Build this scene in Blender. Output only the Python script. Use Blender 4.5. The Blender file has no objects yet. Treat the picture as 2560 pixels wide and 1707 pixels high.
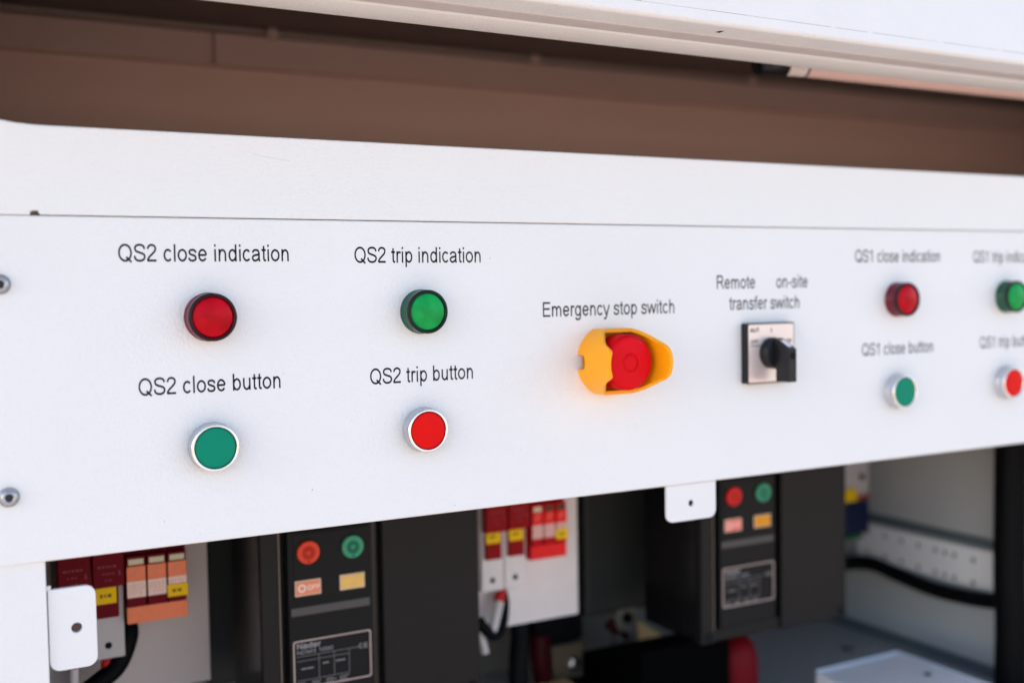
import bpy, bmesh, math, random
from mathutils import Vector, Matrix
random.seed(7)
sc = bpy.context.scene
COL = sc.collection
R = math.radians

# ---------------------------------------------------------------- camera
cd = bpy.data.cameras.new('camera')
cam = bpy.data.objects.new('camera', cd)
COL.objects.link(cam)
yaw, pit, rol = 0.49013, -0.04634, -0.01655
fw = Vector((math.sin(yaw)*math.cos(pit), math.cos(yaw)*math.cos(pit), math.sin(pit)))
rt = Vector((math.cos(yaw), -math.sin(yaw), 0)); up = rt.cross(fw)
r2 = rt*math.cos(rol)+up*math.sin(rol); u2 = -rt*math.sin(rol)+up*math.cos(rol)
M = Matrix((r2, u2, -fw)).transposed().to_4x4()
M.translation = Vector((-0.15145, -0.67963, 0.01298))
cam.matrix_world = M
cd.sensor_width = 36; cd.sensor_fit = 'HORIZONTAL'; cd.lens = 38.352
cd.clip_start = .01; cd.clip_end = 500
cd.dof.use_dof = True; cd.dof.focus_distance = .714; cd.dof.aperture_fstop = 3.3
sc.camera = cam

# ---------------------------------------------------------------- light
SUN_AZ, SUN_EL = 282, 30
w = bpy.data.worlds.new('World'); sc.world = w; w.use_nodes = True
wn = w.node_tree.nodes; bg = wn['Background']
sky = wn.new('ShaderNodeTexSky'); sky.sky_type = 'NISHITA'; sky.sun_disc = False
sky.sun_elevation = R(SUN_EL); sky.sun_rotation = R(SUN_AZ)
sky.air_density = 1.0; sky.dust_density = 1.5; sky.ozone_density = 1.6
w.node_tree.links.new(sky.outputs[0], bg.inputs[0]); bg.inputs[1].default_value = .15
sd = bpy.data.lights.new('sun', 'SUN'); sd.energy = 5.0; sd.angle = R(.5); sd.color = (1, .92, .80)
sun = bpy.data.objects.new('sun', sd); COL.objects.link(sun)
dv = Vector((math.sin(R(SUN_AZ))*math.cos(R(SUN_EL)), math.cos(R(SUN_AZ))*math.cos(R(SUN_EL)), math.sin(R(SUN_EL))))
sun.rotation_euler = dv.to_track_quat('Z', 'Y').to_euler()
sun.location = dv*4
vs = sc.view_settings
vs.view_transform = 'Standard'; vs.look = 'None'; vs.gamma = 1; vs.use_curve_mapping = False
vs.exposure = 1.43
sc.cycles.use_denoising = True
sc.cycles.max_bounces = 10; sc.cycles.diffuse_bounces = 5; sc.cycles.caustics_reflective = False; sc.cycles.caustics_refractive = False

# ---------------------------------------------------------------- materials
MATS = {}
def mat(name, col, rough=.5, metal=0., var=.05, vscale=60., bump=0., bscale=600., bdist=.0003, coat=0., sss=0., spec=.22, trans=0., rvar=.08, ior=1.5):
    if name in MATS: return MATS[name]
    m = bpy.data.materials.new(name); m.use_nodes = True
    nt = m.node_tree; n = nt.nodes; L = nt.links
    b = n['Principled BSDF']
    tc = n.new('ShaderNodeTexCoord')
    nz = n.new('ShaderNodeTexNoise'); nz.inputs['Scale'].default_value = vscale; nz.inputs['Detail'].default_value = 4
    L.new(tc.outputs['Object'], nz.inputs['Vector'])
    mx = n.new('ShaderNodeMix'); mx.data_type = 'RGBA'
    mx.inputs['A'].default_value = (*[c*(1-var) for c in col], 1)
    mx.inputs['B'].default_value = (*[min(1, c*(1+var)) for c in col], 1)
    L.new(nz.outputs[0], mx.inputs['Factor']); L.new(mx.outputs['Result'], b.inputs['Base Color'])
    mr = n.new('ShaderNodeMapRange')
    mr.inputs['To Min'].default_value = max(.02, rough-rvar); mr.inputs['To Max'].default_value = min(1, rough+rvar)
    L.new(nz.outputs[0], mr.inputs['Value']); L.new(mr.outputs[0], b.inputs['Roughness'])
    b.inputs['Metallic'].default_value = metal
    b.inputs['Coat Weight'].default_value = coat; b.inputs['Coat Roughness'].default_value = .08
    b.inputs['Specular IOR Level'].default_value = spec
    b.inputs['IOR'].default_value = ior
    if sss:
        b.inputs['Subsurface Weight'].default_value = sss; b.inputs['Subsurface Radius'].default_value = (1, .5, .3); b.inputs['Subsurface Scale'].default_value = .002
    b.inputs['Transmission Weight'].default_value = trans
    if bump:
        bn = n.new('ShaderNodeTexNoise'); bn.inputs['Scale'].default_value = bscale; bn.inputs['Detail'].default_value = 2; bn.inputs['Roughness'].default_value = .55
        L.new(tc.outputs['Object'], bn.inputs['Vector'])
        bp = n.new('ShaderNodeBump'); bp.inputs['Strength'].default_value = bump; bp.inputs['Distance'].default_value = bdist
        L.new(bn.outputs[0], bp.inputs['Height']); L.new(bp.outputs[0], b.inputs['Normal'])
    MATS[name] = m; return m

WHITE = mat('white_powder_coat', (.80, .80, .788), .36, var=.03, vscale=9, bump=.9, bscale=480, bdist=.00062, rvar=.06, spec=.5)
WHITE2 = mat('white_frame_paint', (.79, .785, .772), .4, var=.03, vscale=20, bump=.8, bscale=480, bdist=.0006, spec=.5)
UNDER = mat('bare_seal_strip', (.60, .545, .535), .5, var=.10, vscale=60, bump=.3, bscale=900)
INTER = mat('interior_warm_tint', (.86, .645, .555), .42, var=.05, vscale=7, spec=.5)  # white interior, with the warm ground bounce put into its colour
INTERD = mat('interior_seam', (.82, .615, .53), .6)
LOWER = mat('lower_interior_shade', (.24, .205, .185), .6, var=.08, vscale=9)  # white interior darkened, its dimness put into the colour
PLATEL = mat('pale_zinc_plate', (.66, .56, .51), .5, var=.05, vscale=9)
SIDEW = mat('side_wall_paint', (.50, .505, .50), .5, var=.04, vscale=9)
STRIP = mat('perforated_strip_paint', (.93, .90, .88), .45, var=.03)
GALV = mat('galvanised_floor', (.40, .41, .41), .5, var=.08, vscale=12)
INK = mat('black_screen_print', (.006, .005, .008), .6, rvar=.02, spec=.12)
HOLE = mat('dark_void', (.008, .008, .009), .9)
RED_BODY = mat('red_lamp_body', (.13, .004, .018), .2, coat=.25, sss=.2, spec=.3)
RED_RIM = mat('red_lamp_rim', (.014, .001, .003), .25, spec=.25)
RED_LENS = mat('red_lens', (.47, .0, .008), .22, coat=.05, var=.55, vscale=95, spec=.10)
GRN_BODY = mat('green_lamp_body', (.010, .075, .045), .2, coat=.25, spec=.3)
GRN_RIM = mat('green_lamp_rim', (.002, .009, .006), .25, spec=.25)
GRN_LENS = mat('green_lens', (.006, .32, .065), .22, coat=.05, var=.55, vscale=95, spec=.12)
STEEL = mat('satin_chrome', (.60, .62, .66), .26, metal=1., var=.02)
STEELR = mat('polished_rim', (.92, .89, .86), .2, metal=1., var=.02)
ZINC = mat('zinc_screw', (.42, .43, .46), .3, metal=1., var=.1, vscale=300)
CAP_G = mat('green_push_cap', (.0, .235, .135), .45, var=.04, spec=.12)
CAP_R = mat('red_push_cap', (.74, .003, .003), .45, var=.04, spec=.12)
YEL = mat('yellow_guard_plastic', (.97, .39, .005), .36, var=.03, sss=.1, spec=.25)
MUSH = mat('red_mushroom_plastic', (.72, .001, .008), .45, var=.03, spec=.12)
BLK = mat('black_plastic', (.009, .010, .013), .36, var=.1, spec=.3)
BLKM = mat('black_matt_plastic', (.006, .006, .007), .22, var=.1, spec=.4)
PLATE = mat('brushed_legend_plate', (.80, .69, .65), .33, metal=.5, var=.05, vscale=90)
LINEW = mat('white_pointer', (.88, .88, .92), .4)
BRK = mat('breaker_grey_plastic', (.0105, .010, .010), .42, spec=.16, var=.08, vscale=40, bump=.25, bscale=1500)
BRKP = mat('breaker_panel_plastic', (.0065, .0073, .0085), .4, spec=.14, var=.08, vscale=40, bump=.25, bscale=1500)
BRKL = mat('breaker_groove', (.085, .078, .078), .5)
BTNR = mat('breaker_red_button', (.75, .060, .022), .4)
BTNR2 = mat('breaker_red_emboss', (.45, .02, .01), .5)
BTNG = mat('breaker_green_button', (.055, .31, .17), .4)
BTNG2 = mat('breaker_green_emboss', (.004, .14, .09), .5)
WINR = mat('off_window', (.80, .26, .13), .35, var=.08)
WINB = mat('window_border', (.74, .55, .40), .35)
WINY = mat('spring_window', (.80, .50, .14), .35, var=.12, vscale=200)
SILV = mat('silver_plate_edge', (.46, .38, .36), .35, metal=.4)
TXT = mat('grey_print', (.27, .255, .26), .5)
LNG = mat('plate_rule', (.16, .15, .15), .5)
MAROON = mat('maroon_plastic', (.150, .003, .010), .45, var=.08, spec=.07)
MAROON2 = mat('bright_maroon_plastic', (.30, .006, .010), .45, var=.08, spec=.08)
MTXT = mat('faint_print', (.22, .06, .06), .6, spec=.1)
ORANGE = mat('orange_lit_sticker', (.96, .25, .115), .4, var=.1, vscale=250, spec=.12)  # warm light falling on the stickers is put into their colour
PINKW = mat('pale_sticker', (.95, .67, .56), .4, var=.1, vscale=300, spec=.12)
CREAM = mat('cream_window', (.68, .62, .42), .4)
YELL = mat('yellow_label', (.92, .56, .008), .45, var=.04, spec=.1)
YELT = mat('label_print', (.16, .10, .012), .5)
REDB = mat('sunlit_red_sticker', (.88, .022, .022), .4, var=.15, vscale=220, spec=.12)  # brightness of direct sun is put into the reds of this block
REDD = mat('deep_red_plastic', (.50, .002, .008), .4, var=.08, spec=.1)
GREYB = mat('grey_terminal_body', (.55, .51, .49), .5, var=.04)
RUB = mat('black_rubber', (.0035, .0035, .004), .55, var=.2, spec=.08)
WIREW = mat('white_wire_sheath', (.66, .60, .57), .5)
FERR = mat('red_ferrule', (.55, .02, .02), .4)
BOOT = mat('dark_red_boot', (.045, .002, .004), .5, var=.1, spec=.1)
BOOT2 = mat('red_cable_boot', (.17, .003, .008), .5, var=.1, spec=.12)
COPP = mat('brass_busbar', (.95, .60, .28), .42, metal=.35, var=.08)
TAPE = mat('bronze_busbar', (.15, .115, .07), .45, metal=.3, var=.1)
INSUL = mat('beige_insulator', (.24, .205, .17), .5)
TUBEG = mat('tube_glass', (.86, .62, .56), .2, var=.04, coat=.4)
TUBEW = mat('tube_end_white', (.82, .74, .70), .35)
BLUEB = mat('dark_blue_plastic', (.008, .014, .05), .45)
BLUER = mat('blue_ring', (.04, .07, .18), .4)
GREEND = mat('dark_green_tab', (.01, .12, .04), .5)
TRAY = mat('tray_white', (.84, .79, .77), .45)
GROUND = mat('sunlit_sandy_paving', (.62, .44, .35), .9, var=.2, vscale=1.5)
PAD = mat('dim_ground_pad', (.36, .295, .255), .9, var=.15, vscale=3)

# ---------------------------------------------------------------- mesh helpers
class MB:
    def __init__(s): s.bm = bmesh.new()
    def merge(s, t, smooth=False):
        if smooth:
            for f in t.faces: f.smooth = True
        me = bpy.data.meshes.new('t'); t.to_mesh(me); t.free(); s.bm.from_mesh(me); bpy.data.meshes.remove(me); return s
    def box(s, x0, x1, y0, y1, z0, z1, bev=0, seg=2):
        t = bmesh.new(); bmesh.ops.create_cube(t, size=1)
        for v in t.verts:
            v.co = Vector(((x0+x1)/2+v.co.x*(x1-x0), (y0+y1)/2+v.co.y*(y1-y0), (z0+z1)/2+v.co.z*(z1-z0)))
        if bev: bmesh.ops.bevel(t, geom=t.edges[:], offset=bev, segments=seg, profile=.5, affect='EDGES')
        return s.merge(t)
    def lathe(s, prof, cx=0, cz=0, y0=0, seg=64, mod=None, smooth=True):
        """prof: (radius, protrusion towards the viewer); axis along -Y"""
        t = bmesh.new(); rings = []
        for i, (r, p) in enumerate(prof):
            ring = []
            if r <= 1e-7: ring = [t.verts.new((cx, y0-p, cz))]
            else:
                for k in range(seg):
                    a = 2*math.pi*k/seg; rr = r*(mod(i, k) if mod else 1)
                    ring.append(t.verts.new((cx+rr*math.cos(a), y0-p, cz+rr*math.sin(a))))
            rings.append(ring)
        for A, B in zip(rings, rings[1:]):
            for k in range(seg):
                a = A[k % len(A)]; b = A[(k+1) % len(A)]; c = B[(k+1) % len(B)]; d = B[k % len(B)]
                vs_ = []
                for v in (a, b, c, d):
                    if v not in vs_: vs_.append(v)
                if len(vs_) >= 3:
                    try: t.faces.new(vs_)
                    except ValueError: pass
        bmesh.ops.recalc_face_normals(t, faces=t.faces[:])
        return s.merge(t, smooth)
    def tube(s, pts, r, seg=14, sub=6):
        P = [Vector(p) for p in pts]
        if len(P) > 2: P = spline(P, sub)
        t = bmesh.new(); prev = None; rings = []; n = None
        for i, p in enumerate(P):
            d = (P[min(i+1, len(P)-1)]-P[max(i-1, 0)]).normalized()
            if n is None: n = d.orthogonal().normalized()
            n = (n-d*n.dot(d)).normalized(); b = d.cross(n)
            rings.append([t.verts.new(p+r*(n*math.cos(2*math.pi*k/seg)+b*math.sin(2*math.pi*k/seg))) for k in range(seg)])
        for A, B in zip(rings, rings[1:]):
            for k in range(seg): t.faces.new((A[k], A[(k+1) % seg], B[(k+1) % seg], B[k]))
        t.faces.new(rings[0][::-1]); t.faces.new(rings[-1])
        bmesh.ops.recalc_face_normals(t, faces=t.faces[:])
        return s.merge(t, True)
    def plate(s, outer, y0, y1, holes=(), bev=0):
        """flat plate in XZ with round or polygon holes, thickness y0..y1"""
        t = bmesh.new(); ed = []
        for loop in [outer, *holes]:
            vs_ = [t.verts.new((x, y0, z)) for x, z in loop]
            ed += [t.edges.new((vs_[i], vs_[(i+1) % len(vs_)])) for i in range(len(vs_))]
        r = bmesh.ops.triangle_fill(t, use_beauty=True, use_dissolve=False, edges=ed)
        fs = t.faces[:]
        ex = bmesh.ops.extrude_face_region(t, geom=fs)
        for g in ex['geom']:
            if isinstance(g, bmesh.types.BMVert): g.co.y = y1
        bmesh.ops.recalc_face_normals(t, faces=t.faces[:])
        if bev:
            es = [e for e in t.edges if len(e.link_faces) == 2 and e.calc_face_angle(0) > 1.2 and all(abs(v.co.y-y0) < 1e-7 for v in e.verts)]
            bmesh.ops.bevel(t, geom=es, offset=bev, segments=3, profile=.5, affect='EDGES', clamp_overlap=True)
        return s.merge(t)
    def prism_x(s, prof, x0, x1, smooth=False):
        """closed profile of (y,z) extruded along X"""
        t = bmesh.new()
        A = [t.verts.new((x0, y, z)) for y, z in prof]; B = [t.verts.new((x1, y, z)) for y, z in prof]
        n = len(prof)
        for i in range(n): t.faces.new((A[i], A[(i+1) % n], B[(i+1) % n], B[i]))
        t.faces.new(A[::-1]); t.faces.new(B)
        bmesh.ops.recalc_face_normals(t, faces=t.faces[:])
        return s.merge(t)
    def strip(s, pts, wd, y, closed=False, sx=1., ox=0., oz=0., sz=1.):
        """a printed stroke: flat ribbon in XZ"""
        P = [Vector((a, b)) for a, b in pts]; n = len(P); L_, R_ = [], []
        for i in range(n):
            if closed: a, c = P[(i-1) % n], P[(i+1) % n]
            else: a, c = P[max(i-1, 0)], P[min(i+1, n-1)]
            d1 = (P[i]-a); d2 = (c-P[i])
            if d1.length < 1e-9: d1 = d2
            if d2.length < 1e-9: d2 = d1
            d1.normalize(); d2.normalize()
            nn = Vector((-(d1+d2).y, (d1+d2).x))
            if nn.length < 1e-6: nn = Vector((-d1.y, d1.x))
            nn.normalize(); q = Vector((-d1.y, d1.x)).dot(nn); k = wd/2/max(q, .45)
            L_.append(P[i]+nn*k); R_.append(P[i]-nn*k)
        bm = s.bm
        VL = [bm.verts.new((ox+p.x*sx, y, oz+p.y*sz)) for p in L_]; VR = [bm.verts.new((ox+p.x*sx, y, oz+p.y*sz)) for p in R_]
        for i in range(n if closed else n-1):
            j = (i+1) % n; bm.faces.new((VL[i], VR[i], VR[j], VL[j]))
        return s
    def build(s, name, m, parent=None, smooth=False):
        me = bpy.data.meshes.new(name)
        if smooth:
            for f in s.bm.faces: f.smooth = True
        s.bm.to_mesh(me); s.bm.free(); me.materials.append(m)
        o = bpy.data.objects.new(name, me); COL.objects.link(o)
        if parent: o.parent = parent
        return o

def spline(P, sub):
    out = []
    for i in range(len(P)-1):
        p0, p1, p2, p3 = P[max(i-1, 0)], P[i], P[i+1], P[min(i+2, len(P)-1)]
        for k in range(sub):
            t = k/sub
            out.append(.5*((2*p1)+(p2-p0)*t+(2*p0-5*p1+4*p2-p3)*t*t+(3*p1-p0-3*p2+p3)*t**3))
    out.append(P[-1]); return out
def circle(cx, cz, r, n=28): return [(cx+r*math.cos(2*math.pi*k/n), cz+r*math.sin(2*math.pi*k/n)) for k in range(n)]
def rrect(x0, x1, z0, z1, r, corners=(1, 1, 1, 1), n=7):
    """corners: lower left, lower right, upper right, upper left"""
    out = []
    for (cx, cz, a, f) in ((x0, z0, 180, corners[0]), (x1, z0, 270, corners[1]), (x1, z1, 0, corners[2]), (x0, z1, 90, corners[3])):
        if not f: out.append((cx, cz)); continue
        ox = cx+(r if cx == x0 else -r); oz = cz+(r if cz == z0 else -r)
        out += [(ox+r*math.cos(R(a+90*k/n)), oz+r*math.sin(R(a+90*k/n))) for k in range(n+1)]
    return out
def tag(o, label, cat, group=None):
    o['label'] = label; o['category'] = cat
    if group: o['group'] = group
    return o
def thing(name, loc, label, cat, group=None):
    o = bpy.data.objects.new(name, None); COL.objects.link(o); o.location = loc; o.empty_display_size = .02
    return tag(o, label, cat, group)
def copy_tree(o, parent=None):
    c = o.copy(); COL.objects.link(c)
    if parent: c.parent = parent
    for ch in [x for x in COL.objects if x.parent == o]: copy_tree(ch, c)
    return c
def pl(o, label): o['label'] = label; return o

# ---------------------------------------------------------------- stroke lettering
def arc(cx, cy, rx, ry, a0, a1, n=None):
    n = n or max(4, int(abs(a1-a0)/12))
    return [(cx+rx*math.cos(R(a0+(a1-a0)*k/n)), cy+ry*math.sin(R(a0+(a1-a0)*k/n))) for k in range(n+1)]
def sp(*p): return [(v.x, v.y) for v in spline([Vector(q) for q in p], 5)]
EL = lambda cx, cy, rx, ry: ('c', arc(cx, cy, rx, ry, 0, 345, 23))
O = lambda pts: ('o', pts)
hump = lambda x0, x1, top=.479: O([(x0, .26)]+arc((x0+x1)/2, .29, (x1-x0)/2, top-.29, 170, 0)+[(x1, 0)])
GL = {
 ' ': (.278, []), 'c': (.5, [O(arc(.262, .26, .185, .222, 40, 320))]), 'l': (.222, [O([(.11, 0), (.11, .716)])]),
 'o': (.556, [EL(.278, .26, .2, .222)]),
 's': (.5, [O(sp((.425, .36), (.38, .45), (.25, .484), (.125, .452), (.09, .375), (.14, .308), (.25, .27), (.37, .232), (.42, .15), (.38, .067), (.25, .036), (.11, .066), (.062, .16)))]),
 'e': (.556, [O([(.088, .268), (.466, .268)]), O(arc(.278, .26, .19, .222, 2, 328))]),
 'i': (.222, [O([(.11, 0), (.11, .519)]), O([(.11, .618), (.11, .716)])]),
 'n': (.556, [O([(.115, 0), (.115, .519)]), hump(.13, .437)]),
 'd': (.556, [O([(.442, 0), (.442, .716)]), EL(.262, .26, .175, .222)]),
 'a': (.556, [O(sp((.085, .365), (.115, .435), (.185, .476), (.28, .484), (.38, .455), (.43, .365), (.43, .22), (.435, .08), (.465, 0))), O(sp((.425, .295), (.3, .275), (.17, .25), (.092, .2), (.08, .13), (.12, .06), (.21, .033), (.33, .065), (.41, .13), (.43, .21)))]),
 't': (.278, [O([(.14, .66)]+sp((.14, .16), (.15, .075), (.19, .042), (.262, .045))), O([(.02, .482), (.255, .482)])]),
 'Q': (.778, [EL(.39, .358, .3, .322), O([(.44, .19), (.70, -.02)])]),
 'S': (.667, [O(sp((.575, .51), (.55, .6), (.46, .662), (.33, .679), (.2, .657), (.12, .59), (.11, .51), (.165, .425), (.33, .368), (.5, .318), (.582, .235), (.57, .145), (.49, .065), (.345, .036), (.19, .062), (.105, .14), (.085, .235)))]),
 '2': (.556, [O(sp((.08, .51), (.1, .59), (.17, .653), (.275, .676), (.38, .653), (.45, .59), (.46, .51), (.42, .42), (.3, .31), (.15, .19), (.085, .1), (.062, .043))), O([(.045, .043), (.505, .043)])]),
 '1': (.556, [O([(.33, 0), (.33, .716)]), O(sp((.33, .69), (.26, .6), (.12, .53)))]),
 '0': (.556, [EL(.278, .352, .2, .32)]),
 '3': (.556, [O(sp((.09, .53), (.13, .63), (.26, .675), (.4, .63), (.43, .52), (.38, .42), (.24, .38), (.4, .34), (.47, .21), (.41, .09), (.27, .035), (.13, .08), (.08, .19)))]),
 'r': (.333, [O([(.11, 0), (.11, .519)]), O(sp((.115, .27), (.13, .4), (.185, .465), (.25, .478), (.335, .45)))]),
 'p': (.556, [O([(.112, -.2), (.112, .519)]), EL(.292, .26, .175, .222)]),
 'b': (.556, [O([(.112, 0), (.112, .716)]), EL(.292, .26, .175, .222)]),
 'u': (.556, [O([(.437, 0), (.437, .519)]), O([(.115, .519)]+arc(.268, .22, .153, .182, 180, 350))]),
 'E': (.667, [O([(.13, 0), (.13, .716)]), O([(.13, .673), (.61, .673)]), O([(.13, .378), (.575, .378)]), O([(.13, .043), (.62, .043)])]),
 'm': (.833, [O([(.115, 0), (.115, .519)]), hump(.125, .415), hump(.42, .712)]),
 'g': (.556, [EL(.262, .26, .175, .222), O([(.442, .519)]+sp((.442, .05), (.43, -.08), (.36, -.155), (.26, -.17), (.15, -.15), (.095, -.07)))]),
 'y': (.5, [O([(.03, .519), (.25, .0)]), O([(.472, .519)]+sp((.27, .0), (.225, -.11), (.175, -.16), (.06, -.163)))]),
 'R': (.722, [O([(.13, 0), (.13, .716)]), O([(.13, .673), (.42, .673)]+arc(.43, .515, .165, .158, 90, -90)+[(.13, .357)]), O(sp((.38, .357), (.46, .31), (.55, .19), (.67, 0)))]),
 'f': (.278, [O([(.13, 0)]+sp((.13, .52), (.14, .62), (.19, .675), (.29, .672))), O([(.02, .482), (.26, .482)])]),
 'w': (.722, [O([(.03, .519), (.19, .02)]), O([(.19, .02), (.36, .5)]), O([(.36, .5), (.53, .02)]), O([(.53, .02), (.69, .519)])]),
 'h': (.556, [O([(.115, 0), (.115, .716)]), hump(.13, .437)]),
 '-': (.333, [O([(.05, .26), (.29, .26)])]), '.': (.278, [O([(.12, 0), (.12, .1)])]),
 'N': (.722, [O([(.12, 0), (.12, .716)]), O([(.12, .7), (.6, .02)]), O([(.6, 0), (.6, .716)])]),
 'C': (.722, [O(arc(.38, .358, .3, .322, 45, 315))]), 'D': (.722, [O([(.12, .02), (.12, .69)]), O([(.12, .673), (.3, .673)]+arc(.33, .358, .29, .315, 90, -90)+[(.12, .043)])]),
 'M': (.833, [O([(.12, 0), (.12, .716)]), O([(.12, .7), (.41, .03)]), O([(.41, .03), (.7, .7)]), O([(.7, 0), (.7, .716)])]),
 'F': (.611, [O([(.13, 0), (.13, .716)]), O([(.13, .673), (.57, .673)]), O([(.13, .36), (.5, .36)])]),
 'A': (.667, [O([(.03, 0), (.333, .7)]), O([(.333, .7), (.63, 0)]), O([(.14, .25), (.52, .25)])]),
 'P': (.667, [O([(.13, 0), (.13, .716)]), O([(.13, .673), (.38, .673)]+arc(.39, .5, .17, .173, 90, -90)+[(.13, .327)])]),
 'U': (.722, [O([(.12, .716)]+arc(.36, .28, .24, .245, 180, 360)+[(.6, .716)])]),
 'O': (.778, [EL(.39, .358, .3, .322)]),
 'T': (.611, [O([(.305, 0), (.305, .66)]), O([(.02, .673), (.59, .673)])]),
}
def text_w(t): return sum(GL[c][0] for c in t)
def write(mb, t, x, z, em_x, em_z, y, wd=.088, center=False):
    """x = left edge (or centre) of the text, z = baseline, letters drawn as strokes"""
    if center: x -= text_w(t)*em_x/2
    k = 0
    for ch in t:
        adv, strokes = GL[ch]
        for kind, pts in strokes:
            mb.strip(pts, wd, y-.000012*(k % 3), kind == 'c', em_x, x, z, em_z); k += 1
        x += adv*em_x
    return mb

# ================================================================ SETTING
g = MB(); g.box(-30, 30, -40, 3, -1.42, -1.40); g = g.build('ground', GROUND); g['kind'] = 'structure'
g = MB(); g.box(-14, 14, -7.5, 2.5, -1.3996, -1.390); g = g.build('added_dim_ground', PAD); g['kind'] = 'structure'  # unseen pad added to dim the light bounced from nearby ground

# ================================================================ CABINET
cab = thing('switchgear_cabinet', (.3, .2, -.43), 'white painted steel cabinet shell with a deep hood over its open front', 'cabinet')
def cpart(mb, name, m, smooth=False):
    for v in mb.bm.verts: v.co -= Vector((.3, .2, -.43))
    return mb.build(name, m, cab, smooth)
XL, XR, XU, YB, ZF, ZC = -.36, .9, 1.40, .45, -.434, .285
# top rail above the control panel
out = [(-.36, .0607), (-.0985, .0607), (-.0985, .0625), (-.0968, .0632), (-.0945, .0632), (-.0935, .0609), (1.4, .0609), (1.4, .1121), (-.088, .1121)]
out += [(-.095, .1122), (-.104, .1128), (-.113, .1141), (-.13, .1165), (-.36, .150)]
mb = MB().plate(out, 0, .0025, bev=.0013); mb.box(-.0925, 1.4, .0027, .03, .0613, .0633); mb.box(-.08, 1.4, .0027, .018, .1096, .1118)
cpart(mb, 'top_rail', WHITE)
mb = MB().strip([(.0300, .1012), (.0350, .0995), (.0420, .0990), (.0480, .0979), (.0540, .0976)], .00022, -.00004)
cpart(mb, 'hairline_scratch', mat('scratch_pale', (.60, .60, .61), .5))
# left post behind the panel and its flange
mb = MB().box(-.36, -.0971, .0026, .0048, ZF, .0608, .0007); mb.box(-.0992, -.0972, .005, .06, ZF, .0605)
cpart(mb, 'corner_post', WHITE2)
mb = MB().plate(rrect(-.0963, -.0700, -.2058, -.1573, .0058, (1, 1, 1, 0)), .0052, .0084, [circle(-.0811, -.1817, .0031)], bev=.0006)
mb.box(-.0969, -.0945, .0056, .0076, -.158, -.1548, .0004)
cpart(mb, 'mounting_tab', WHITE2)
# hood beam (lintel): front face, rounded nose, stepped underside
def zt(x): return 0
prof = []
Yf, Yi, zb = -.097, -.015, .1868
prof += [(Yf, .42), (Yf, zb+.004)]
prof += [(Yf+.004-.004*math.cos(R(a)), zb+.004-.0032*math.sin(R(a))) for a in range(10, 91, 10)]
prof += [(-.0520, zb+.0012), (-.0512, zb+.0006), (-.0500, zb+.0022), (-.0490, zb+.0006), (-.0480, zb), (Yi-.002, zb), (Yi, zb+.002), (Yi, .42)]
mb = MB().prism_x(prof, -.9, 1.5)
mb.bm.normal_update()
for f in mb.bm.faces:
    f.smooth = abs(f.normal.x) < .5
o = cpart(mb, 'hood_beam', WHITE2)
o.data.set_sharp_from_angle(angle=R(35))
TILT = R(.2)
def tilt(ob):
    Mt = Matrix.Translation(Vector((.3, 0, .19)) - Vector((.3, .2, -.43))) @ Matrix.Rotation(TILT, 4, 'Y') @ Matrix.Translation(Vector((.3, .2, -.43)) - Vector((.3, 0, .19)))
    ob.data.transform(Mt)
tilt(o)
# worn strip along the underside of the hood nose and the scratch lines
mb = MB().box(-.9, 1.5, -.0690, -.0530, zb+.0004, zb+.003)
o = cpart(mb, 'seal_strip', UNDER); tilt(o)
mb = MB()
x = .0
while x < .75:
    l = random.uniform(.015, .05); mb.box(x, x+l, Yf-.00004, Yf+.001, .1962+random.uniform(-.00006, .00006), .1962+random.uniform(.00012, .0004)); x += l+random.choice([0.0004, .0005, .004])
o = cpart(mb, 'pencil_scratch', mat('scratch_grey', (.36, .35, .36), .8, var=.3, vscale=300)); tilt(o)
mb = MB().lathe([(0, .0003), (.0016, .0002), (.0019, 0)], seg=7, mod=lambda i, k: [.7, 1.1, .5, 1.3, .9, .6, 1][k % 7])
for v in mb.bm.verts: v.co = Vector((.3330+v.co.x*1.1, -.0815+v.co.z*2.2, zb+.0009+v.co.y))
o = cpart(mb, 'paint_chip', HOLE); tilt(o)
# back wall, upper part and lower part, ceiling, sides, floor
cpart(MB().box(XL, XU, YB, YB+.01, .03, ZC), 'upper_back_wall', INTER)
cpart(MB().box(XL, XU, .031, YB-.0005, .050, .055), 'added_bounce_shelf', INTER)  # unseen shelf added to bounce light onto the lower back wall
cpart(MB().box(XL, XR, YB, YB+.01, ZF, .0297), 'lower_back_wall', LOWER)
mb = MB().box(XL, XU, YB-.014, YB-.0005, .2445, .2457); mb.box(.1135, .1150, YB-.006, YB-.0005, .2462, .2785); 
cpart(mb, 'wall_seam', INTERD)
mb = MB().box(XL, XU, YB-.016, YB-.0005, .2790, .2845, .001)
cpart(mb, 'ceiling_angle', mat('angle_brown', (.48, .38, .335), .6))
mb = MB().box(XL, XU, -.0149, YB+.01, ZC, ZC+.006); cpart(mb, 'ceiling', mat('ceiling_shade', (.22, .17, .15), .6, var=.05, vscale=8))  # ceiling colour darkened to paint in shade at the recess top
for bx in (.1687, .4772, .80):
    cpart(MB().lathe([(.007, 0), (.007, .004), (.0045, .006), (0, .006)], bx, .2795, YB-.0165, seg=6, smooth=False), 'ceiling_bolt', INTERD)
cpart(MB().box(-.9, 1.5, -.0148, YB+.4, .42, .43), 'roof', WHITE2)
cpart(MB().box(XL-.004, XL, -.0, YB, ZF, .42), 'left_wall', LOWER)
mb = MB().box(XR, XR+.004, -.0, YB, ZF, .0605); cpart(mb, 'right_wall', SIDEW)
cpart(MB().box(XR-.003, XR-.0003, .02, YB-.001, -.2880, -.2770, .0008), 'wall_shadow_band', mat('shadow_teal_grey', (.11, .14, .15), .5))  # dark band painted in for the shadow gap above the strip
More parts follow.
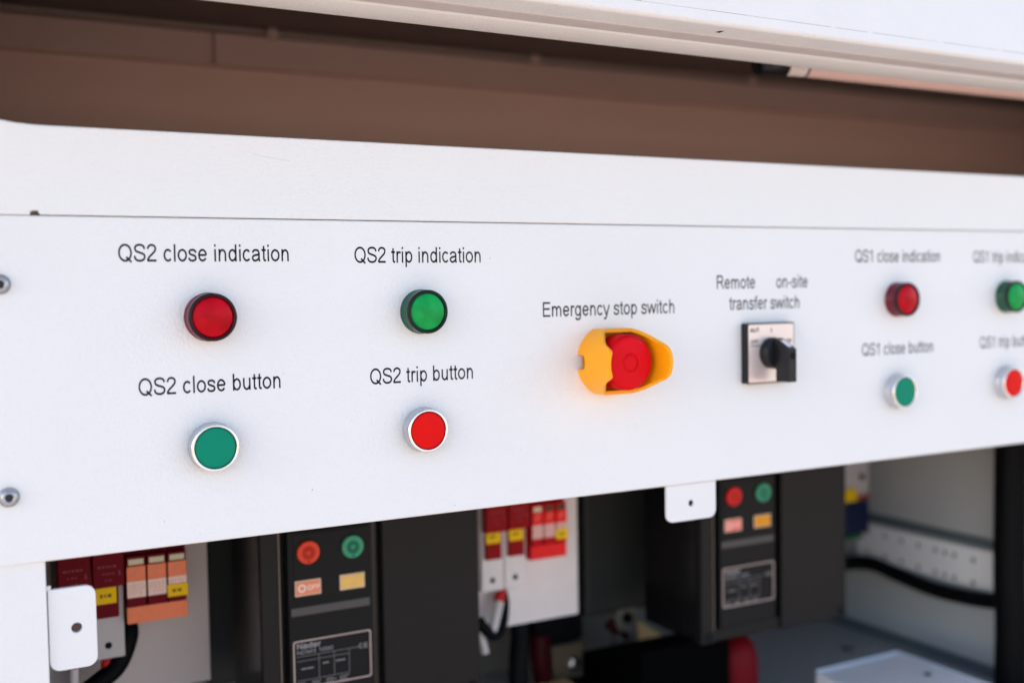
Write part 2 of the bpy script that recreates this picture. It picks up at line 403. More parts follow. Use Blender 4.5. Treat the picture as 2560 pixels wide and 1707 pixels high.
ENDD = mat('end_shade_dark', (.09, .075, .07), .7)  # dark tone chosen to deepen the shade at both recess ends
cpart(MB().box(XU, XU+.004, -.1, YB, .02, .42), 'upper_right_wall', ENDD)
cpart(MB().box(-.136, -.132, .031, YB-.0005, .0555, ZC-.0005), 'added_left_plate', ENDD)  # unseen plate added to darken the left end of the recess
cpart(MB().box(XL, XR, .0, YB, ZF-.01, ZF), 'cabinet_floor', GALV)
cpart(MB().box(XL, XU, .0, YB+.01, -1.3895, ZF-.0105, .003), 'cabinet_plinth', WHITE2)
cpart(MB().box(XR-.004, XR-.0005, .0, YB-.001, ZF+.0005, ZF+.012), 'floor_seam', mat('seam_grey', (.12, .15, .16), .6))

# perforated strip on the right side wall (built in its own plane)
holes = []
for yy in (.328, .2993, .273, .2466, .2209, .207, .1937, .1672):
    for zz in (-.3020-(.3-yy)*.02, -.3285-(.3-yy)*.022): holes.append((yy, zz))
ps = thing('perforated_strip', (XR, .24, -.31), 'white perforated metal strip running along the grey right side wall', 'metal strip')
ys = sorted({a for a, b in holes}); bnd = [.134]+[(p+q)/2 for p, q in zip(ys, ys[1:])]+[.345]
t = MB(); bm = t.bm
for k, yy in enumerate(ys):
    for (hy, hz_) in [h for h in holes if h[0] == yy]:
        y0, y1 = bnd[k], bnd[k+1]
        z0, z1 = (-.3155, -.2905) if hz_ > -.3155 else (-.3360, -.3155)
        ang = sorted([2*math.pi*q/24 for q in range(24)]+[math.atan2(cz-hz_, cy-hy) % (2*math.pi) for cy in (y0, y1) for cz in (z0, z1)])
        rows = []
        for a in ang:
            c, d = math.cos(a), math.sin(a)
            m = min(((y1-hy)/c if c > 1e-6 else (y0-hy)/c if c < -1e-6 else 9), ((z1-hz_)/d if d > 1e-6 else (z0-hz_)/d if d < -1e-6 else 9))
            V = lambda x, r: bm.verts.new((x, hy+r*c-.24, hz_+r*d+.31))
            rows.append((V(-.0045, m), V(-.0045, .0034), V(-.0022, .0034)))
        for A, B in zip(rows, rows[1:]+rows[:1]):
            bm.faces.new((A[0], A[1], B[1], B[0])); bm.faces.new((A[1], A[2], B[2], B[1]))
t.build('strip_plate', STRIP, ps)
t = MB().box(-.0015, -.0006, .1345-.24, .3445-.24, -.0255, .0190)
t.build('backing', mat('strip_hole_dark', (.17, .17, .18), .7), ps)  # dark sheet set behind the strip so its holes read dark

# ================================================================ CONTROL PANEL
pan = thing('control_panel', (.4, 0, -.04), 'long white control panel fascia with printed black lettering above each control', 'control panel')
def ppart(mb, name, m):
    for v in mb.bm.verts: v.co -= Vector((.4, 0, -.04))
    return mb.build(name, m, pan)
rt_ = [(-.36, -.1391), (1.4, -.1391), (1.4, .06045), (-.36, .06045)]
mb = MB().plate(rt_, 0, .002, bev=.0013)
mb.box(-.088, 1.4, .0021, .016, -.1388, -.1370); mb.box(-.093, 1.4, .0021, .014, .0576, .0596)
ppart(mb, 'fascia_sheet', WHITE)
mb = MB().plate(rrect(.3452, .3930, -.1683, -.1396, .0062, (1, 1, 0, 0)), .0022, .0042, [circle(.3689, -.1550, .0026)], bev=.0006)
ppart(mb, 'mounting_tab', WHITE2)
EX, EZ = .01146, .0147
for t, x, z, c in (("QS2 close indication", 0, .0340, 1), ("QS2 trip indication", .1416, .0329, 1), ("QS2 close button", .0008, -.0462, 1), ("QS2 trip button", .1423, -.0474, 1),
                   ("Emergency stop switch", .2946, -.0061, 1), ("Remote", .3930, .0118, 0), ("on-site", .4544, .0118, 0), ("transfer switch", .4430, -.0050, 1),
                   ("QS1 close indication", .5935, .0324, 1), ("QS1 trip indication", .7345, .0318, 1), ("QS1 close button", .5930, -.0474, 1), ("QS1 trip button", .7355, -.0468, 1)):
    mb = MB(); write(mb, t, x, z, EX, EZ, -.00006, center=bool(c))
    pl(ppart(mb, 'printed_caption', INK), 'black printed caption reading ' + t)

# tiny paint flecks
mb = MB()
for x, z, r in ((.1950, .0360, .0004), (.1950, -.0223, .0003), (.0631, -.1133, .0004), (.1640, -.1340, .0004), (.0459, -.0371, .0003), (.3600, -.0940, .0003), (-.030, -.1230, .0003), (.2170, -.1000, .00025)):
    q = [(x+r*random.uniform(.5, 1.2)*math.cos(a), z+r*random.uniform(.5, 1.2)*math.sin(a)) for a in (0, 1, 2.1, 3.1, 4.2, 5.2)]
    mb.bm.faces.new([mb.bm.verts.new((a, -.00005, b)) for a, b in q]); ppart(mb, 'paint_fleck', mat('fleck_grey', (.22, .21, .21), .7)); mb = MB()
# screws at the left edge
def screw(x, z, label):
    s = thing('machine_screw', (x, 0, z), label, 'screw', 'screws holding the panel at its left edge')
    MB().lathe([(.0056, 0), (.0056, .0009), (.0048, .0013), (.0047, .0026), (.0041, .0036), (.0030, .0040), (.0024, .0040), (.0022, .0022), (0, .002)], seg=40).build('screw_head', ZINC, s)
    mb = MB().lathe([(.0021, .00225), (0, .00225)], seg=6, smooth=False); mb.build('drive_recess', mat('recess_dark', (.05, .05, .055), .5, metal=.6), s)
screw(-.1157, .0214, 'zinc screw cut by the left picture edge, beside the red indicator')
screw(-.1152, -.0995, 'zinc screw low on the panel, down left of the green button')

# ---------------------------------------------------------------- indicators and buttons
XA, XB, XC, XD, ZB = 0, .14165, .59134, .73299, -.0798
def indicator(x, z, mats, label):
    body, rim, lens = mats
    o = thing('indicator_lamp', (x, 0, z), label, 'indicator lamp', 'indicator lamps along the top of the panel')
    MB().lathe([(.0150, 0), (.0150, .0012), (.0146, .0016), (.0145, .0085), (.0142, .0092), (.0142, .0097)], seg=72).build('lamp_body', body, o)
    MB().lathe([(.0142, .0097), (.0146, .0100), (.0146, .0119), (.0142, .0126), (.0132, .0128), (.0126, .0125), (.0123, .0115)], seg=72).build('bezel_ring', rim, o)
    MB().lathe([(.0124, .0112), (.0119, .0119), (.0113, .0123), (.009, .0130), (.006, .0136), (.003, .01395), (0, .0141)], seg=72).build('lens', lens, o)
RM, GM = (RED_BODY, RED_RIM, RED_LENS), (GRN_BODY, GRN_RIM, GRN_LENS)
indicator(XA, 0, RM, 'red indicator lamp under the caption QS2 close indication, larger in view')
indicator(XB, 0, GM, 'green indicator lamp under the caption QS2 trip indication')
indicator(XC, 0, RM, 'blurred red indicator lamp under the caption QS1 close indication')
indicator(XD, 0, GM, 'blurred green indicator lamp cut by the right picture edge')
def button(x, z, cap, label):
    o = thing('push_button', (x, 0, z), label, 'push button', 'flush push buttons along the bottom of the panel')
    MB().lathe([(.0150, 0), (.0150, .0010), (.0147, .0014), (.0146, .0080)], seg=72).build('metal_bezel', STEEL, o)
    MB().lathe([(.0143, .0080), (.0144, .0083), (.0146, .0084), (.0145, .0090), (.0140, .0095), (.0132, .0096), (.0128, .0092), (.0127, .0070)], seg=72).build('bezel_rim', STEELR, o)
    MB().lathe([(.0124, .0070), (.0124, .0087), (.0121, .0091), (.0112, .0093), (.006, .00935), (0, .0094)], seg=72).build('button_cap', cap, o)
button(XA, ZB, CAP_G, 'green push button in a silver ring under the caption QS2 close button')
button(XB, ZB, CAP_R, 'red push button in a silver ring under the caption QS2 trip button')
button(XC, ZB, CAP_G, 'blurred green push button under the caption QS1 close button')
button(XD, ZB, CAP_R, 'blurred red push button under the caption QS1 trip button')

# ---------------------------------------------------------------- emergency stop
es = thing('emergency_stop', (.2915, 0, -.0398), 'red mushroom emergency stop button inside an open yellow plastic guard', 'emergency stop')
RO, HF, TH = .027, .024, .0028
xc = math.sqrt(RO*RO-HF*HF); ac = math.degrees(math.atan2(HF, xc))
foot = []       # (outer, inner) footprint points, counter-clockwise from the right
def arcpts(a0, a1, n): return [(RO*math.cos(R(a0+(a1-a0)*k/n)), RO*math.sin(R(a0+(a1-a0)*k/n)), 'a') for k in range(n+1)]
seq = arcpts(-ac, ac, 80) + [(xc-(2*xc)*k/12, HF, 'f') for k in range(1, 12)] + arcpts(180-ac, 180+ac, 160) + [(-xc+(2*xc)*k/12, -HF, 'f') for k in range(1, 12)]
HZ = [(0, .0413), (.0086, .0413), (.0098, .0407), (.0112, .0389), (.0125, .0358), (.0138, .0322), (.0150, .0295), (.0165, .0270), (.0180, .0248), (.0195, .0226), (.0213, .0198), (.0228, .0168), (.024, .0142)]
HZR = [(0, .0445), (.006, .0443), (.009, .0437), (.0112, .0422), (.0130, .0395), (.0145, .0360), (.0160, .0325), (.0180, .0287), (.0200, .0250), (.0215, .0215), (.0230, .0170), (.024, .0142)]
def hz(z, HZ):
    z = abs(z)
    for (a, b), (c, d) in zip(HZ, HZ[1:]):
        if z <= c: return b+(d-b)*(z-a)/(c-a)
    return HZ[-1][1]
t = bmesh.new(); cols = []
for (x, z, k) in seq:
    if k == 'f': ix, iz = x*.96, z*(HF-TH)/HF
    else:
        ix, iz = x*(RO-TH)/RO, z*(RO-TH)/RO
        iz = max(-(HF-TH), min(HF-TH, iz))
    top = hz(z, HZR if x > 0 else HZ) if k == 'a' else .0142
    bot = 0.
    if x < 0 and abs(z) < .0052 and k == 'a': bot = .0075+.0035*math.sqrt(max(0, 1-(z/.0052)**2))
    cols.append([[t.verts.new((x, -(bot+(top-bot)*j/10), z)) for j in range(11)], [t.verts.new((ix, -(bot+(top-bot)*j/10), iz)) for j in range(11)]])
n = len(cols)
for i in range(n):
    A, B = cols[i], cols[(i+1) % n]
    for j in range(10):
        t.faces.new((A[0][j], B[0][j], B[0][j+1], A[0][j+1])).smooth = True
        t.faces.new((A[1][j], A[1][j+1], B[1][j+1], B[1][j])).smooth = True
    t.faces.new((A[0][10], B[0][10], B[1][10], A[1][10])); t.faces.new((A[0][0], A[1][0], B[1][0], B[0][0]))
bmesh.ops.recalc_face_normals(t, faces=t.faces[:])
mb = MB(); mb.merge(t); gd = mb.build('guard', YEL, es)
gd.data.set_sharp_from_angle(angle=R(38))
bv = gd.modifiers.new('bevel', 'BEVEL'); bv.width = .0005; bv.segments = 2; bv.limit_method = 'ANGLE'; bv.angle_limit = R(50)
MB().lathe([(.0236, .0022), (.0160, .0024)], seg=48).build('guard_floor', YEL, es)
MB().lathe([(.0160, .0), (.0158, .0105)], seg=40).build('stem', mat('stem_dark_red', (.22, .002, .004), .5, spec=.2), es)
prof = [(.012, .0100), (.0190, .0105), (.0199, .0125), (.0203, .0225), (.0203, .0262), (.0199, .0278), (.0190, .0290), (.0176, .0297), (.015, .0300), (.0075, .0303), (.0067, .0303), (.0066, .0299), (.0063, .0299), (.0062, .0303), (.003, .0304), (0, .0304)]
ribs = lambda i, k: (1 if k % 2 else .95) if 2 <= i <= 6 else 1
MB().lathe(prof, seg=144, mod=ribs).build('mushroom_head', MUSH, es)

# ---------------------------------------------------------------- rotary transfer switch
rs = thing('rotary_switch', (.4425, 0, -.0400), 'black rotary selector switch with square silver plate under the caption transfer switch', 'rotary switch')
MB().plate(rrect(-.0245, .0245, -.0241, .0241, .0015), -.0072, 0, bev=.0005).build('base_plate', BLK, rs)
MB().plate(rrect(-.0234, .0234, -.0230, .0230, .0012), -.0077, -.0073).build('legend_plate', PLATE, rs)
mb = MB(); write(mb, 'AUT.', -.0218, .0170, .0046, .0046, -.00774, wd=.17)
mb.strip([(0, .0165), (0, .0200)], .0009, -.00774); mb.strip([(-.0215, .0062), (-.0115, .0062)], .0006, -.00774)
write(mb, 'OFF', -.0215, .0078, .0040, .0042, -.00774, wd=.15); write(mb, 'ON', .0150, .0078, .0040, .0042, -.00774, wd=.15)
mb.build('legend_marks', mat('legend_ink', (.035, .02, .02), .6), rs)
MB().lathe([(.0126, .0078), (.0126, .0105), (.0122, .0120), (.0116, .0128), (.0114, .0146), (.0105, .0150), (0, .0150)], seg=64).build('hub', BLK, rs)
# blade of the handle: profile in protrusion/height, 7.8 mm thick
pf = [(.0148, .0118), (.0158, .0122), (.0180, .0115), (.0318, .0042), (.0322, .0034), (.0322, -.0214), (.0316, -.0220), (.0175, -.0220), (.0170, -.0215), (.0170, -.0125), (.0148, -.0120)]
mb = MB(); t = bmesh.new()
A = [t.verts.new((-.0039, -p, z)) for p, z in pf]; B = [t.verts.new((.0039, -p, z)) for p, z in pf]; n = len(pf)
for i in range(n): t.faces.new((A[i], A[(i+1) % n], B[(i+1) % n], B[i]))
t.faces.new(A[::-1]); t.faces.new(B); bmesh.ops.recalc_face_normals(t, faces=t.faces[:])
bmesh.ops.bevel(t, geom=[e for e in t.edges if e.calc_face_angle(0) > 1.2], offset=.0004, segments=2, profile=.5, affect='EDGES')
mb.merge(t); hd = mb.build('handle', BLK, rs)
d = Vector((.0318-.0180, .0042-.0115)); 
a0 = Vector((.0180, .0115))+d*.16; a1 = Vector((.0180, .0115))+d*.82; nrm = Vector((-d.y, d.x)).normalized()*.00025
t = bmesh.new(); vsl = []
for p in (a0, a1):
    q = p+nrm
    vsl.append((t.verts.new((-.0019, -q.x, q.y)), t.verts.new((.0019, -q.x, q.y))))
t.faces.new((vsl[0][0], vsl[0][1], vsl[1][1], vsl[1][0])); mb = MB(); mb.merge(t); mb.build('pointer_line', LINEW, hd)
MB().lathe([(.0030, .03235), (.0026, .03265), (.0021, .0325), (.0019, .03235), (0, .0324)], 0, -.0012, seg=24).build('blade_screw', HOLE, hd)

# ================================================================ CIRCUIT BREAKERS
BX, BY, BZ = .0653, .1465, -.3285
def make_breaker():
    o = thing('circuit_breaker', (BX, BY, BZ), 'dark grey circuit breaker with red and green round buttons, nearer one behind the panel', 'circuit breaker', 'circuit breakers inside the cabinet')
    MB().box(.001, .186, .0045, .092, .0, .30, .002).build('housing', BLKM, o)
    mb = MB().box(0, .0157, -.004, .0043, .0008, .30, .0012); mb.box(.0159, .0995, -.001, .0043, .0008, .0125, .0008); mb.box(.0915, .0985, -.0016, .0043, .160, .30, .0008)
    mb.box(.0997, .1866, -.004, .0043, .0008, .30, .0016)
    mb.build('front_cover', BRK, o)
    p = MB().box(.0204, .0901, -.0065, .0043, .0135, .1585, .0014)
    p.box(.0250, .0868, -.0070, -.0064, .102, .1560, .0004)
    p = p.build('operating_panel', BRKP, o)
    zb_ = .1411
    for x, a, b in ((.0367, BTNR, BTNR2), (.0731, BTNG, BTNG2)):
        MB().lathe([(.0098, .0071), (.0098, .0074), (.0092, .0074), (.0092, .0071)], x, zb_, 0, 48).build('button_collar', BLK, p)
        c = MB().lathe([(.0091, .0071), (.0091, .0090), (.0086, .0096), (.0052, .0097), (.0050, .0092), (.0018, .0092), (.0017, .0096), (0, .0096)], x, zb_, 0, 48).build('breaker_button', a, p)
        MB().lathe([(.0049, .00935), (.0020, .00935)], x, zb_, 0, 40).strip([(x-.0012, zb_-.0072), (x+.0012, zb_-.0072)], .0014, -.0099).build('embossed_mark', b, p)
    z0, z1 = -.2213-BZ, -.2091-BZ
    for x0, x1, m in ((.0256, .0466, WINR), (.0620, .0828, WINY)):
        wb = MB().box(x0, x1, -.0078, -.0071, z0, z1, .0003).build('status_window', WINB, p)
        mb = MB().box(x0+.001, x1-.001, -.0081, -.0079, z0+.001, z1-.001); mb.build('window_flag', m, wb)
        if m is WINR:
            mb = MB().strip(circle(x0+.0055, (z0+z1)/2, .0026, 20), .0013, -.00816, True); write(mb, 'OFF', x0+.0097, (z0+z1)/2-.0018, .0052, .0052, -.00816, wd=.14)
            mb.build('window_marking', mat('window_white', (.85, .70, .64), .4), wb)
    MB().box(.0225, .0870, -.0069, -.0066, -.2368-BZ, -.2305-BZ, .0001).build('card_groove', BRKL, p)
    rx0, rx1, rz0, rz1 = .0232, .0872, -.2945-BZ, -.2564-BZ
    rp = MB().plate(rrect(rx0, rx1, rz0, rz1, .002), -.0072, -.0066, [rrect(rx0+.0010, rx1-.0010, rz0+.0010, rz1-.0010, .0018)]).build('rating_plate', SILV, p)
    MB().box(rx0+.0016, rx1-.0016, -.0069, -.0066, rz0+.0014, rz1-.0014).build('plate_face', BRKP, rp)
    mb = MB(); write(mb, 'Nader', rx0+.0026, rz1-.0065, .0072, .0062, -.00705, wd=.15)
    write(mb, 'NDM3 1000', rx0+.0026, rz1-.0108, .0056, .0042, -.00705, wd=.10)
    write(mb, 'CE', rx1-.0105, rz1-.0142, .0058, .0058, -.00705, wd=.10)
    for (a, b, l) in ((.006, .0225, .010), (.0235, .0205, .005), (.0345, .0205, .0075)):
        mb.strip([(rx0+a, rz1-b), (rx0+a+l, rz1-b)], .0009, -.00705)
    for q in range(3):
        for a in (.003, .0145, .026, .037):
            mb.strip([(rx0+a, rz0+.0046-.0014*q), (rx0+a+random.uniform(.005, .009), rz0+.0046-.0014*q)], .0005, -.00705)
    mb.build('plate_print', TXT, rp)
    mb = MB()
    for q in (.0125, .0162, .0315): mb.strip([(rx0+.0026, rz1-q), (rx0+(.0455 if q > .013 else rx1-rx0-.003), rz1-q)], .0005, -.00702)
    for q in (.0205, .0330, .0455): mb.strip([(rx0+q, rz1-.0125), (rx0+q, rz0+.0065)], .0005, -.00704)
    mb.build('plate_rules', LNG, rp)
    for x in (.0082, .1785): MB().lathe([(.0050, .0042), (.0050, .0047), (.0042, .0043), (0, .0042)], x, .0072, 0, 24).build('cover_screw', HOLE, o)
    MB().box(.0140, .0148, -.0046, -.0041, .013, .16).build('edge_highlight', mat('highlight_bronze', (.20, .16, .12), .4), o)  # thin strip painted in for the highlight on the cover bevel
    return o
b1 = make_breaker()
b2 = copy_tree(b1); b2.location = (.487, BY, BZ)
pink, amber = mat('pink_red_flag', (.90, .20, .16), .35, spec=.12), mat('amber_flag', (.78, .33, .02), .35, spec=.12)
def kids(o): return [c for c in COL.objects if c.parent == o]
pn2 = [c for c in kids(b2) if c.name.startswith('operating_panel')][0]
for wdw in [c for c in kids(pn2) if c.name.startswith('status_window')]:
    for fl in [c for c in kids(wdw) if c.name.startswith('window_flag')]:
        fl.data = fl.data.copy(); fl.data.materials[0] = pink if fl.data.vertices[0].co.x < .05 else amber
for c in kids(pn2):
    if c.name.startswith('breaker_button') and c.data.materials[0] == BTNR:
        c.data = c.data.copy(); c.data.materials[0] = mat('deep_red_button', (.70, .012, .014), .4)
b2['label'] = 'dark grey circuit breaker with its lower edge showing, beside the perforated strip wall'

# ================================================================ MOUNTING PLATES AND DARK BASES
tag(MB().box(-.094, .0478, .245, .249, -.3115, .0, .001).build('mounting_plate', PLATEL), 'pale mounting plate behind the red modules left of the nearer breaker', 'mounting plate', 'mounting plates behind the red modules')
tag(MB().box(.262, .4126, .245, .249, -.3115, .0, .001).build('mounting_plate', mat('plate_white', (.88, .79, .745), .5)), 'bright white mounting plate between the two dark breakers', 'mounting plate', 'mounting plates behind the red modules')
for x0, x1, lab in ((.0565, .15, 'dark grey terminal base peeking out left of the nearer breaker'), (.4555, .56, 'dark grey terminal base left of the farther breaker, right of the white plate')):
    o = thing('base_unit', (x0, .3, -.2), lab, 'base unit', 'dark terminal bases behind the breakers')
    MB().box(0, x1-x0, 0, .10, -.138, .15, .004).build('base_body', mat('base_grey', (.034, .036, .033), .55, var=.1, spec=.3), o)
    MB().box(-.0022, .0, .004, .05, -.036, -.024, .001).build('side_latch', BLK, o)

# ================================================================ RED MODULES (surge protectors)
def marks(mb, x0, x1, z, y, n, th=.0009):
    x = x0
    while x < x1-.002:
        l = random.uniform(.0012, .0030); mb.strip([(x, z), (min(x1, x+l), z)], th, y); x += l+random.uniform(.0005, .0012)
def wide_module(x0, wd, Y, m, body_w, label, up_bot=-.2085, low_bot=-.2335, bbot=-.2668, yel=True):
    o = thing('surge_module', (x0, Y, -.2), label, 'surge protector', 'maroon surge protector modules inside the cabinet')
    Z = lambda z: z+.2
    bx0 = (wd-body_w)/2 if body_w < wd else 0
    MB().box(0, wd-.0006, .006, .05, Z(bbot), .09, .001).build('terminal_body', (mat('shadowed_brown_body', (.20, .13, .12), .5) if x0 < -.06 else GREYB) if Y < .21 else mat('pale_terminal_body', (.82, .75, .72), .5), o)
    up = MB().box(.0003, wd-.0009, -.004, .0058, Z(up_bot), .09, .001).build('upper_cover', m, o)
    mb = MB(); marks(mb, .004, wd-.005, .0075, -.00405, 6, .0016); marks(mb, .007, wd-.008, .0020, -.00405, 4); marks(mb, .009, wd-.009, -.0030, -.00405, 3)
    mb.strip([(wd-.0045, .004), (wd-.0042, .0)], .0012, -.00405); mb.build('cover_print', MTXT, up)
    MB().box(.0026, wd-.0048, .001, .0058, Z(low_bot), Z(up_bot)-.0004, .0006).build('lower_cover', m, o)
    if yel:
        y_ = MB().box(.0022, wd-.0065, .0001, .0009, Z(-.2222), Z(-.2095), .0003).build('yellow_label', YELL, o)
        mb = MB(); marks(mb, .0055, wd-.0095, Z(-.2158), .00005, 5, .0026); mb.build('label_print', YELT, y_)
    MB().lathe([(.0027, .0001), (.0025, .0003), (0, .0003)], wd*.47, Z(bbot)+.0105, .006, 20).build('terminal_screw', HOLE, o)
    return o
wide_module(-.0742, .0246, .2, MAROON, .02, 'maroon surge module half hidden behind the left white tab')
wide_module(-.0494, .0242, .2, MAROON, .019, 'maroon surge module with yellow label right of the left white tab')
wide_module(.2958, .0237, .22, MAROON2, .015, 'brighter red surge module right beside the nearer breaker', -.2115, -.2378, -.2690)
wide_module(.3200, .0239, .22, MAROON2, .015, 'brighter red surge module, second from the nearer breaker', -.2110, -.2372, -.2690)

def slim_block(x0, Y, pitch, cols, label, dz=0., bright=False):
    base, top, low, bot = cols
    o = thing('surge_cartridge_block', (x0, Y, -.2), label, 'surge protector')
    Z = lambda z: z+.2+dz
    wd = pitch*3
    MB().box(0, wd, .004, .05, Z(-.2412), .09, .001).build('base', base, o)
    MB().box(.0002, wd-.0004, -.001, .0038, Z(-.2403), Z(-.2273), .0004).build('base_sticker', bot, o)
    for k in range(3):
        a, b = k*pitch+.0004, (k+1)*pitch-.0012
        c = MB().box(a, b, -.003, .0038, Z(-.2268), Z(-.187), .0006).build('cartridge', base, o)
        MB().box(a+.0012, b-.0012, -.0035, -.0031, Z(-.1938), Z(-.1893), .0002).build('status_window', CREAM if not bright else (mat('dark_green_window', (.03, .05, .02), .4) if k > 0 else CREAM), c)
        MB().box(a, b, -.0034, -.0031, Z(-.2066), Z(-.1950)).build('colour_sticker', top, c)
        MB().box(a, b, -.0034, -.0031, Z(-.2194), Z(-.2068)).build('pale_sticker', low, c)
        mb = MB()
        for q in range(4): marks(mb, a+.001, b-.001, Z(-.2095-.0022*q), -.00345, 4, .0006)
        mb.strip([(a+.004, Z(-.202)), (a+.0075, Z(-.1965))], .0012, -.00345)
        mb.build('sticker_print', mat('sticker_ink', (.62, .30, .22), .5), c)
    y_ = MB().box(2*pitch-.0006, 3*pitch-.0004, -.0042, -.0036, Z(-.2226), Z(-.2128), .0002).build('yellow_label', YELL, o)
    mb = MB(); marks(mb, 2*pitch+.003, 3*pitch-.004, Z(-.2178), -.00425, 4, .0022); mb.build('label_print', YELT, y_)
    return o
slim_block(-.0246, .2, .01545, (MAROON, ORANGE, PINKW, ORANGE), 'block of three narrow modules with orange and pale stickers left of the nearer breaker')
slim_block(.3452, .22, .0131, (REDD, REDB, mat('pink_sticker', (.80, .47, .43), .4, var=.1, vscale=300), REDB), 'block of three narrow bright red modules on the white plate', -.003, True)

# third set beyond the farther breaker
o = thing('surge_protector', (.846, .3, -.2), 'white and dark blue surge protector between the farther breaker and side wall', 'surge protector')
MB().box(-.030, .0255, .001, .05, -.047, .08, .001).build('terminal_top', GREYB, o)
MB().box(-.030, .0235, -.001, .05, -.094, -.0485, .001).build('blue_body', BLUEB, o)
MB().box(-.030, .001, -.0035, -.0012, -.052, -.036, .0004).build('yellow_label', YELL, o)
MB().box(.002, .024, -.002, .0008, -.052, -.0455, .0004).build('red_band', mat('band_red', (.3, .06, .05), .5), o)
MB().box(-.012, .012, -.002, .04, -.0995, -.0945, .0004).build('green_tab', GREEND, o)
MB().lathe([(.0042, 0), (.0040, .0012), (0, .001)], .0125, -.0235, .0, 20).build('terminal_screw', HOLE, o)

# ================================================================ WIRES AND CABLES
def cable(name, pts, r, m, label, cat, group=None): return tag(MB().tube(pts, r).build(name, m), label, cat, group)
def wire(pts, label, r=.0038):
    P = [Vector(p) for p in pts]
    o = thing('terminal_wire', P[0], label, 'wire', 'white terminal wires with red ferrules')
    L = [p-P[0] for p in P]
    MB().tube([L[0], L[0]+(L[1]-L[0]).normalized()*.012], r*1.12).build('red_ferrule', FERR, o)
    s = L[0]+(L[1]-L[0]).normalized()*.0122
    MB().tube([s]+L[1:], r).build('wire_sheath', WIREW, o)
wire([(-.0625, .215, -.2600), (-.0635, .214, -.285), (-.066, .21, -.34)], 'white wire with red ferrule just below the left white tab')
wire([(-.0385, .215, -.2670), (-.0400, .214, -.295), (-.0440, .21, -.34)], 'white wire with red ferrule under the module with yellow label')
wire([(.2888, .232, -.2695), (.2900, .228, -.29), (.2960, .222, -.325)], 'white wire hugging the nearer breaker edge, red ferrule mostly hidden')
wire([(.3185, .232, -.2700), (.3120, .226, -.285), (.3010, .220, -.310)], 'slanting white wire with orange red ferrule in front of white plate', .0048)
cable('black_cable', [(-.0262, .232, -.235), (-.0215, .222, -.246), (-.0220, .216, -.256), (-.031, .213, -.275), (-.046, .212, -.286), (-.070, .21, -.30)], .0074, RUB, 'black cable bending away beneath the block with orange stickers', 'cable')
cable('black_cable', [(.3205, .238, -.268), (.3205, .230, -.283), (.313, .222, -.303), (.3035, .220, -.3085), (.294, .220, -.300), (.289, .221, -.292)], .0052, RUB, 'black cable looping in a U in front of the white plate', 'cable')
cable('black_cable', [(.3505, .26, -.300), (.3510, .255, -.325), (.346, .25, -.350), (.3425, .245, -.40)], .0095, RUB, 'thick black cable dropping below the white plate', 'cable')
cable('black_cable', [(.80, .365, -.356), (.832, .350, -.3475), (.868, .335, -.3405), (.884, .3077, -.3375), (.885, .2673, -.3425), (.885, .2165, -.3475), (.883, .169, -.3455), (.876, .125, -.3385), (.872, .105, -.332)], .0088, RUB, 'black cable sagging along the right wall below the perforated strip', 'cable')
o = tag(MB().tube([(.872, .1, .0), (.872, .1, -.15), (.871, .1, -.30), (.874, .1, -.36), (.872, .1, -.434)], .0165, 20).build('vertical_conduit', RUB), 'thick black vertical conduit at the right edge of the opening', 'conduit')

# ================================================================ LOWER CLUTTER
tag(MB().box(.3935, .4520, .30, .36, -.3580, -.3280, .003).build('support_block', RUB), 'black block under the white mounting plate', 'block')
o = thing('busbar_clamp', (.414, .30, -.434), 'bronze busbar clamp with a bolt standing below the black block', 'busbar')
MB().box(0, .0375, .0, .03, 0, .0725, .001).build('clamp_body', TAPE, o)
MB().lathe([(.0085, 0), (.0085, .005), (.005, .006), (.005, .010), (0, .010)], .0245, .051, 0, 6, smooth=False).build('bolt', ZINC, o)
cable('cable_boot', [(.3985, .30, -.346), (.3955, .297, -.365), (.3990, .296, -.385), (.404, .30, -.405)], .0100, BOOT, 'dark red rubber boot left of the bronze clamp', 'cable boot')
cable('cable_boot', [(.490, .312, -.3495), (.498, .306, -.3585), (.509, .304, -.3665)], .0060, BOOT, 'small dark red boot under the farther terminal base', 'cable boot')
o = thing('standoff_insulator', (.5085, .30, -.434), 'beige standoff insulator with a black screw, under the farther terminal base', 'insulator')
MB().box(-.0125, .0125, 0, .02, .0, .10, .002).build('post_body', INSUL, o)
MB().lathe([(.0062, 0), (.0058, .003), (0, .003)], -.001, .0895, 0, 24).build('post_screw', RUB, o)
mb = MB().plate([(.5562, -.3685), (.600, -.3985), (.590, -.41), (.5562, -.41)], .350, .356); tag(mb.build('copper_strap', COPP), 'triangle of shiny brass strap showing beside the farther breaker', 'busbar')
tag(MB().box(.3790, .4220, .26, .29, -.4100, -.3925, .001).build('copper_strap', COPP), 'brass strap end at the bottom edge below the bronze clamp', 'busbar')
tag(MB().box(.5620, .6080, .185, .215, -.4340, -.4060, .001).build('copper_strap', COPP), 'brass strap under the dark red cable end', 'busbar')
tag(MB().box(.4200, .5550, .215, .33, -.4330, -.3980, .003).build('cable_duct', RUB), 'black cable duct on the cabinet floor below the breakers', 'cable duct')
tag(MB().prism_x([(.19,-.434),(.19,-.342),(.205,-.338),(.30,-.372),(.30,-.434)], .4500, .5585).build('terminal_shroud', mat('dead_black_plastic', (.002, .002, .0022), .8, spec=.02)), 'black terminal shroud under the left corner of the farther breaker', 'terminal shroud')
mb = MB().lathe([(.0262, .0), (.0262, .050), (.0256, .058), (.0238, .066), (.0205, .073), (.0150, .0785), (.0080, .0815), (0, .0822)], seg=40)
for v in mb.bm.verts: v.co = Vector((.5862+v.co.x, .218+v.co.z, -.434-v.co.y))
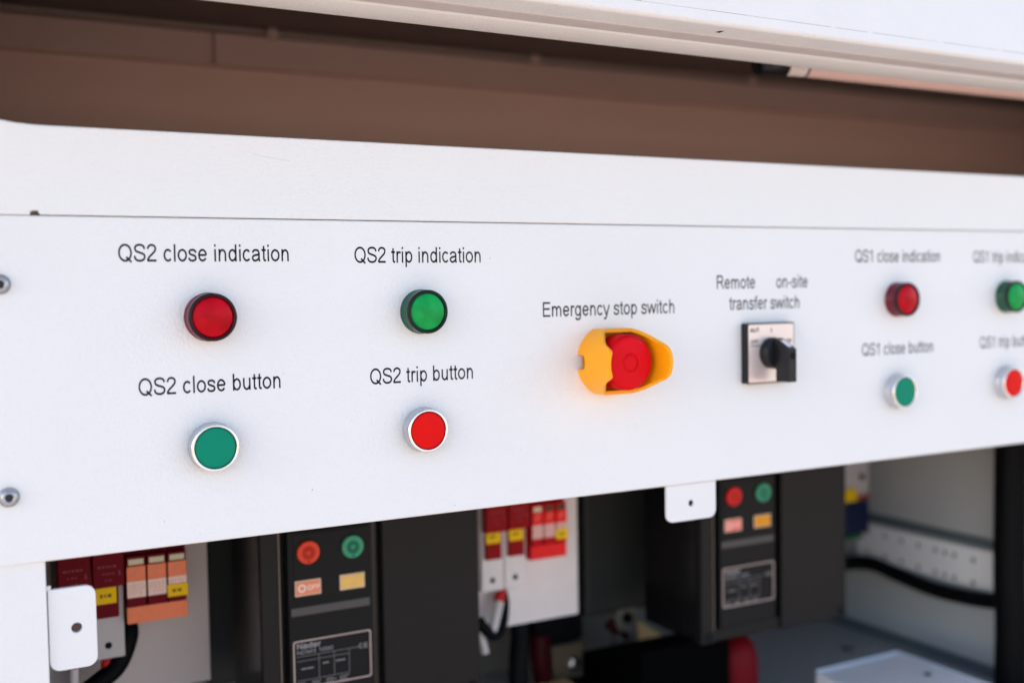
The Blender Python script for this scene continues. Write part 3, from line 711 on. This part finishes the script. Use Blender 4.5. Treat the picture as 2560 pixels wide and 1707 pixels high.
bmesh.ops.recalc_face_normals(mb.bm, faces=mb.bm.faces[:])
tag(mb.build('cable_boot', BOOT2), 'thick dark red rounded cable boot below the farther breaker', 'cable boot')
tag(MB().lathe([(.0075, 0), (.0075, .004), (.004, .006), (0, .006)], 0, 0, 0, 6, smooth=False).build('floor_bolt', ZINC), 'small dark bolt head on the grey cabinet floor', 'bolt')
fb = bpy.data.objects['floor_bolt']; fb.rotation_euler = (R(-90), 0, 0); fb.location = (.828, .294, ZF)
o = thing('white_tray', (.78, .1, -.434), 'white metal tray in the bottom right corner of the cabinet', 'tray')
mb = MB().box(-.110, .012, -.10, .0835, .0, .034, .0015); mb.build('tray_box', TRAY, o)
MB().box(-.110, .0122, .0805, .0837, .0342, .0385, .0008).box(.0090, .0122, -.10, .0803, .0342, .0385, .0008).build('tray_rim', mat('tray_rim_grey', (.50, .53, .60), .4), o)
MB().lathe([(.004, 0), (.0035, .001), (0, .0008)], 0, 0, 0, 20).build('tray_hole', HOLE, o)
th_ = [c for c in COL.objects if c.name.startswith('tray_hole')][0]; th_.rotation_euler = (R(-90), 0, 0); th_.location = (-.012, .02, .0342)

# ================================================================ TUBE LAMP UNDER THE HOOD
o = thing('tube_lamp', (.46, .03, .1985), 'unlit fluorescent tube lamp tucked behind the white hood beam', 'lamp')
def xl(mb): # lathe axis to X
    for v in mb.bm.verts: v.co = Vector((-v.co.y, v.co.x, v.co.z))
    bmesh.ops.recalc_face_normals(mb.bm, faces=mb.bm.faces[:]); return mb
xl(MB().lathe([(0, .003), (.0088, .003), (.0094, .005), (.0094, .031), (0, .031)], seg=28)).build('lamp_holder', BLK, o)
xl(MB().lathe([(.0080, .0312), (.0080, .052)], seg=28)).build('tube_end', TUBEW, o)
xl(MB().lathe([(.00815, .052), (.00815, .0545)], seg=28)).build('end_ring', BLUER, o)
xl(MB().lathe([(.0080, .0545), (.0080, .42)], seg=28)).build('glass_tube', TUBEG, o)
MB().box(.0, .43, -.012, .012, .012, .0855).build('lamp_batten', INTERD, o)
